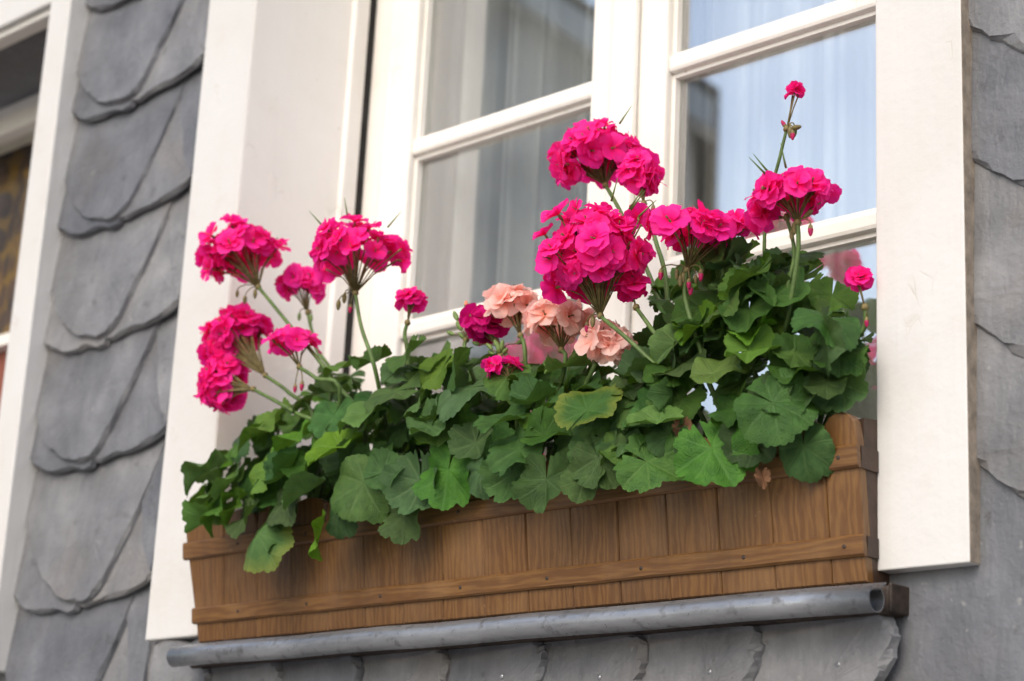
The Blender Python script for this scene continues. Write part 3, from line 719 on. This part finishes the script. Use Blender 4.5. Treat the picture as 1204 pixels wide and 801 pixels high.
# ---- flowers
def floret_mesh(name, mat, seed, n_out=5, n_in=3, Lp=.021, opn=1.0):
    r = random.Random(seed); vs = []; uvs = []; fs = []
    nu, nv = 6, 6
    def petal(az, L, W, a0, a1, tw):
        o = len(vs); px_, pz = 0.0, 0.0
        ruf = r.uniform(.3, .9); p1, p2 = r.random() * 6, r.random() * 6
        sec = []
        for j in range(nv + 1):
            t = j / nv; ang = a0 + (a1 - a0) * t
            if j: px_ += L / nv * math.cos(ang); pz += L / nv * math.sin(ang)
            wd = W * (.16 + .84 * math.sin(min(1, t * 1.02) * math.pi * .70) ** 1.1) * (1 if t < .84 else math.sqrt(max(0.02, 1 - ((t - .84) / .163) ** 2 * .62)))
            for i in range(nu + 1):
                s_ = -1 + 2 * i / nu
                y = s_ * wd * .5
                rad = px_ - (.10 * L * t * t * s_ * s_) + (.02 * L * math.cos(s_ * 6) * t ** 4)
                z = pz + .30 * wd * s_ * s_ * (1 - .5 * t) * .6 + ruf * .0016 * t * t * math.sin(3.2 * s_ + p1) + ruf * .0009 * t ** 3 * math.sin(8 * s_ + p2) + tw * y
                ca, sa = math.cos(az), math.sin(az)
                vs.append((rad * ca - y * sa, rad * sa + y * ca, z)); uvs.append((i / nu + seed, t))
        for j in range(nv):
            for i in range(nu):
                a = o + j * (nu + 1) + i; fs.append((a, a + 1, a + nu + 2, a + nu + 1))
    a = r.random() * 6
    for k in range(n_out):
        petal(a + k * 2 * math.pi / n_out + r.gauss(0, .1), Lp * r.uniform(.92, 1.1), Lp * r.uniform(.92, 1.15), r.uniform(.42, .80) / opn, r.uniform(-.35, .12), r.gauss(0, .14))
    for k in range(n_in):
        petal(a + .6 + k * 2 * math.pi / n_in + r.gauss(0, .2), Lp * r.uniform(.6, .85), Lp * r.uniform(.65, .95), r.uniform(1.05, 1.35), r.uniform(.1, .7), r.gauss(0, .3))
    # calyx and stamens
    nf = len(fs); mi = [0] * nf; q = MB()
    q.tube([(0, 0, -.007), (0, 0, -.003), (0, 0, .003)], [.001, .0019, .0010], 6, 0)
    for k in range(3):
        b = r.random() * 6; q.tube([(0, 0, .003), (.0012 * math.cos(b), .0012 * math.sin(b), .009)], [.0003, .0005], 4, 0)
    o = len(vs); vs += q.v; fs += [tuple(i + o for i in f) for f in q.f]; mi += [1] * len(q.f); uvs += [(0, 0)] * len(q.v)
    me = bpy.data.meshes.new(name); me.from_pydata(vs, [], fs); me.update(); me.materials.append(mat); me.materials.append(CALYX)
    me.polygons.foreach_set('material_index', mi)
    uvl = me.uv_layers.new(name='UVMap'); idx = np.zeros(len(me.loops), dtype=np.int32); me.loops.foreach_get('vertex_index', idx)
    uvl.data.foreach_set('uv', np.array(uvs, dtype=np.float32)[idx].ravel())
    me.polygons.foreach_set('use_smooth', [True] * len(me.polygons)); return me
FM = {'M': [floret_mesh('floret', MAG, 10 + k, 5, [1, 3, 2, 0, 4, 2, 3, 1][k], .0178 + .0010 * (k % 3)) for k in range(8)],
      'D': [floret_mesh('floret', MAGD, 30 + k, 5, 1 + k % 2, .0185) for k in range(4)],
      'S': [floret_mesh('floret', SAL, 50 + k, 5, [0, 2, 1, 1, 0, 2][k], .0195) for k in range(6)]}
def bud_mesh(name, mats, tipc):
    q = MB(); n = 8; pr_ = [(-.006, .0008), (-.004, .0022), (-.0005, .0030), (.003, .0027), (.006, .0017), (.0075, .0004)]
    vs = [(r_ * math.cos(2 * math.pi * k / n), r_ * math.sin(2 * math.pi * k / n), z) for z, r_ in pr_ for k in range(n)]
    for j in range(5):
        q.add(vs[j * n:(j + 2) * n], [(i, (i + 1) % n, n + (i + 1) % n, n + i) for i in range(n)], 1 if (j >= tipc) else 0)
    return q.mesh(name, mats, True)
BM_ = {'pink': bud_mesh('bud', [CALYX, BUDM], 2), 'green': bud_mesh('bud', [BUDG, BUDG], 3), 'brown': bud_mesh('bud', [CALYX, CALYX], 5), 'salmon': bud_mesh('bud', [BUDG, BUDS], 2)}
q = MB(); q.tube([(0, 0, 0), (0, 0, .010), (.0004, 0, .028)], [.0014, .0011, .0003], 6); BEAK = q.mesh('seed_beak', PETI, True)

def orient(z, roll=0.0):
    z = z.normalized(); return z.to_track_quat('Z', 'Y').to_matrix().to_4x4() @ Matrix.Rotation(roll, 4, 'Z')
def sphere_dirs(n, r):
    g_ = math.pi * (3 - 5 ** .5); a0 = r.random() * 6
    return [V((math.cos(a0 + g_ * i) * math.sqrt(1 - zz * zz), math.sin(a0 + g_ * i) * math.sqrt(1 - zz * zz), zz)) for i in range(n) for zz in [1 - 2 * (i + .5) / n]]
def head(key, cen, Y, wpx, hpx, node, path, kind='M', n=26, low=-.35, fs=1.0, axis=None, buds=(), beaks=0, seed=1, stem_r=.0027, nodeY=None):
    """one umbel: flower stalk > (node with pedicels) > florets, buds"""
    par = PL[key]; P0 = par.location; r = random.Random(seed)
    C = at(*cen, Y); sc = depth(C) / F; rx, rz = wpx * .53 * sc, hpx * .53 * sc
    nd = at(*node, Y if nodeY is None else nodeY)
    ax = (V(axis).normalized() if axis else V((0, 0, 1)))
    # stalk
    pts = [nd] + [at(a, b, c) for a, b, c in path] + [P0 + V((0, 0, .01))]
    if len(pts) == 2: pts.insert(1, pts[0].lerp(pts[1], .5))
    cur = []
    for i in range(len(pts) - 1):
        p0, p1, p2, p3 = pts[max(0, i - 1)], pts[i], pts[i + 1], pts[min(len(pts) - 1, i + 2)]
        for k in range(5):
            t = k / 5; cur.append(.5 * (2 * p1 + (p2 - p0) * t + (2 * p0 - 5 * p1 + 4 * p2 - p3) * t * t + (3 * p1 - p0 - 3 * p2 + p3) * t ** 3))
    cur.append(pts[-1])
    q = MB(); q.tube([p - P0 for p in cur], [stem_r * (.9 + .35 * i / len(cur)) for i in range(len(cur))], 7)
    link('flower_stalk', q.mesh('flower_stalk', STEM, True), par)
    # umbel
    q = MB(); fl = []
    ndir = (nd - C).normalized(); fs *= 1.1; n = n * 1.62; la, lb = r.random() * 6, r.random() * 6
    fr = .018 * fs
    for d in sphere_dirs(int(n * 1.15) if n else 0, r):
        dd = d + V((r.gauss(0, .10), r.gauss(0, .10), r.gauss(0, .10))); dd.normalize()
        if dd.dot(ax) < low - .08 or dd.dot(ndir) > .72: continue
        k = r.uniform(.66, 1.06) * (1 + .17 * math.sin(3 * math.atan2(dd.y, dd.x) + la) * math.sin(2.5 * dd.z + lb))
        p = C + V((dd.x * max(.004, rx - fr * .55), dd.y * max(.004, rx - fr * .55), dd.z * max(.004, rz - fr * .55))) * k - dd * fr * .25
        nn = (V((dd.x / max(rx, .01), dd.y / max(rx, .01), dd.z / max(rz, .01))).normalized() * .8 + ax * .25 + V((r.gauss(0, .26), r.gauss(0, .26), r.gauss(0, .26)))).normalized()
        fl.append((p, nn))
        e = p - nn * .006
        q.tube([nd - nd, (e - nd) * .45 + (C - nd) * .12, e - nd], [.0009, .0008, .0010], 5)
    q.tube([V((0, 0, -.003)), V((0, 0, .0)), V((0, 0, .004))], [.003, .0045, .003], 7)
    bl = []
    for (bx, by, kind_b) in buds:
        e = at(bx, by, (Y if nodeY is None else nodeY) + r.uniform(-.006, .006)); dirv = V((0, 0, -1)) if by > node[1] else (e - nd).normalized()
        bl.append((e, dirv, kind_b)); b0 = e - dirv * .006
        q.tube(bez(V((0, 0, 0)), V((0, 0, .003)) + (b0 - nd) * .3 + V((0, 0, .006)), (b0 - nd) - dirv * .006, b0 - nd, 5), .0008, 5)
    u = link('flower_head', q.mesh('flower_head', CALYX, True), par); u.location = nd - P0
    for p, nn in fl:
        f = link('floret', r.choice(FM[kind]), u)
        mm = orient(nn, r.random() * 6.3); mm.translation = p - nd; f.matrix_local = mm @ Matrix.Scale(fs * r.uniform(.74, 1.14), 4)
    for e, dv, kb in bl:
        f = link('bud', BM_[kb], u); mm = orient(dv, r.random() * 6); mm.translation = e - nd; f.matrix_local = mm @ Matrix.Scale(r.uniform(.85, 1.15), 4)
    for k in range(beaks):
        a = r.uniform(-1.1, 1.1); dv = (IMG_R * math.sin(a) + IMG_U * math.cos(a) - V((.4, -.4, 0)) * -.3).normalized()
        p = C + V((dv.x * rx, dv.y * rx, dv.z * rz)) * .86
        f = link('seed_beak', BEAK, u); mm = orient(dv); mm.translation = p - nd; f.matrix_local = mm
    return u

# left
head('A', (285, 300), -.070, 112, 84, (304, 338), [(345, 388, -.07), (388, 442, -.06), (430, 520, -.02)], n=32, low=-.25, axis=(-.45, -.2, .85), buds=((288, 352, 'brown'), (300, 345, 'brown'), (279, 345, 'brown')), beaks=0, seed=61)
head('B', (420, 300), -.065, 126, 90, (418, 345), [(425, 385, -.065), (440, 430, -.06), (455, 500, -.01)], n=30, low=-.2, axis=(0, -.2, 1), buds=((398, 358, 'brown'), (412, 362, 'pink'), (405, 350, 'brown')), beaks=3, seed=12)
head('A', (354, 335), .02, 70, 46, (362, 368), [(372, 410, .02), (390, 460, .02)], n=12, low=-.4, seed=13, buds=((352, 372, 'green'), (366, 374, 'green')))
head('B', (483, 353), -.02, 46, 34, (479, 380), [(476, 395, -.02), (480, 430, -.01)], n=8, low=-.1, fs=.95, seed=14)
head('A', (276, 398), -.05, 92, 80, (312, 442), [(340, 462, -.05), (370, 500, -.04)], n=30, low=-.55, axis=(-.7, -.3, .5), seed=15)
head('A', (262, 452), -.065, 66, 74, (298, 458), [(345, 484, -.065), (390, 520, -.05)], n=22, low=-.6, axis=(-.8, -.35, .1), seed=16)
head('A', (342, 404), -.085, 74, 46, (352, 432), [(372, 445, -.08), (400, 470, -.06)], n=9, low=-.1, axis=(-.1, -.3, .9), buds=((347, 456, 'pink'), (355, 453, 'pink')), seed=17)
# middle
head('S', (572, 384), -.02, 60, 54, (590, 412), [(600, 440, -.02)], kind='D', n=14, low=-.5, seed=21, buds=((560, 404, 'green'), (612, 402, 'green')))
head('S', (548, 388), -.02, 8, 8, (548, 400), [(552, 430, -.02)], n=0, seed=22, buds=((548, 359, 'salmon'), (536, 372, 'green'), (540, 384, 'green'), (552, 386, 'green'), (530, 392, 'green'), (558, 396, 'green'), (544, 396, 'green')))
head('S', (584, 412), -.04, 8, 8, (588, 420), [(598, 445, -.04), (612, 480, -.03)], n=0, seed=23, buds=((576, 408, 'green'), (583, 404, 'green'), (590, 407, 'green'), (578, 415, 'green'), (594, 413, 'green'), (586, 410, 'green')))
head('S', (592, 432), -.045, 56, 26, (602, 448), [(606, 470, -.03)], kind='M', n=7, low=-.5, seed=24, fs=.8)
head('S', (602, 360), -.03, 74, 52, (612, 395), [(618, 430, -.03)], kind='S', n=12, low=-.4, seed=25)
head('S', (656, 378), -.03, 92, 54, (660, 412), [(662, 440, -.025)], kind='S', n=14, low=-.5, seed=26)
head('S', (713, 404), -.045, 64, 54, (700, 425), [(690, 450, -.04)], kind='S', n=12, low=-.6, axis=(.3, -.5, .6), seed=27)
# right of the middle
head('C', (698, 184), .045, 120, 96, (712, 218), [(735, 260, .045), (770, 340, .05), (800, 430, .05)], n=40, low=-.55, axis=(.1, -.3, .8), beaks=1, seed=71)
head('C', (752, 205), .03, 56, 66, (757, 240), [(770, 280, .03), (785, 360, .04)], n=11, low=-.4, axis=(.4, 0, .8), seed=32, buds=((748, 248, 'pink'), (768, 246, 'pink')))
head('C', (702, 300), -.075, 148, 142, (706, 372), [(745, 405, -.07), (795, 456, -.05), (830, 510, -.01)], n=48, low=-.62, axis=(-.25, -.4, .6), beaks=4, seed=33, buds=((690, 384, 'pink'), (697, 378, 'brown')))
head('C', (742, 338), -.045, 44, 40, (748, 362), [(775, 400, -.045), (805, 450, -.03)], n=4, low=-.4, seed=34)
head('D', (822, 275), -.070, 112, 62, (808, 318), [(806, 352, -.065), (824, 412, -.055), (850, 480, -.02)], n=22, low=-.12, axis=(.15, -.2, 1), buds=((777, 322, 'pink'), (800, 330, 'brown'), (810, 333, 'pink'), (818, 328, 'brown'), (824, 323, 'pink'), (812, 340, 'pink'), (796, 322, 'brown'), (804, 326, 'brown')), seed=35)
head('D', (868, 264), -.045, 34, 30, (852, 280), [(850, 320, -.04), (860, 380, -.02)], n=3, low=-.3, fs=.85, seed=36)
head('D', (935, 230), -.055, 104, 66, (938, 262), [(938, 300, -.05), (926, 375, -.04), (915, 440, .0)], n=20, low=-.15, axis=(0, -.2, 1), buds=((931, 276, 'brown'), (953, 270, 'pink'), (950, 252, 'brown'), (934, 268, 'brown')), beaks=3, seed=37)
head('D', (900, 254), -.05, 42, 34, (925, 256), [(934, 300, -.04), (925, 370, -.03)], n=4, low=-.5, axis=(-.5, -.3, .2), seed=38, stem_r=.0022)
head('D', (935, 108), .0, 20, 14, (925, 152), [(917, 185, .0), (900, 260, .01), (905, 360, .02)], n=4, low=.15, fs=.62, seed=39, axis=(.1, -.2, 1), buds=((922, 147, 'pink'), (932, 158, 'pink'), (936, 150, 'brown'), (929, 155, 'brown'), (934, 154, 'green')), stem_r=.002)
head('D', (1010, 328), -.01, 34, 26, (1017, 362), [(1015, 388, -.005), (985, 420, .0)], n=5, low=-.3, fs=.8, seed=40, buds=((1019, 378, 'pink'),))
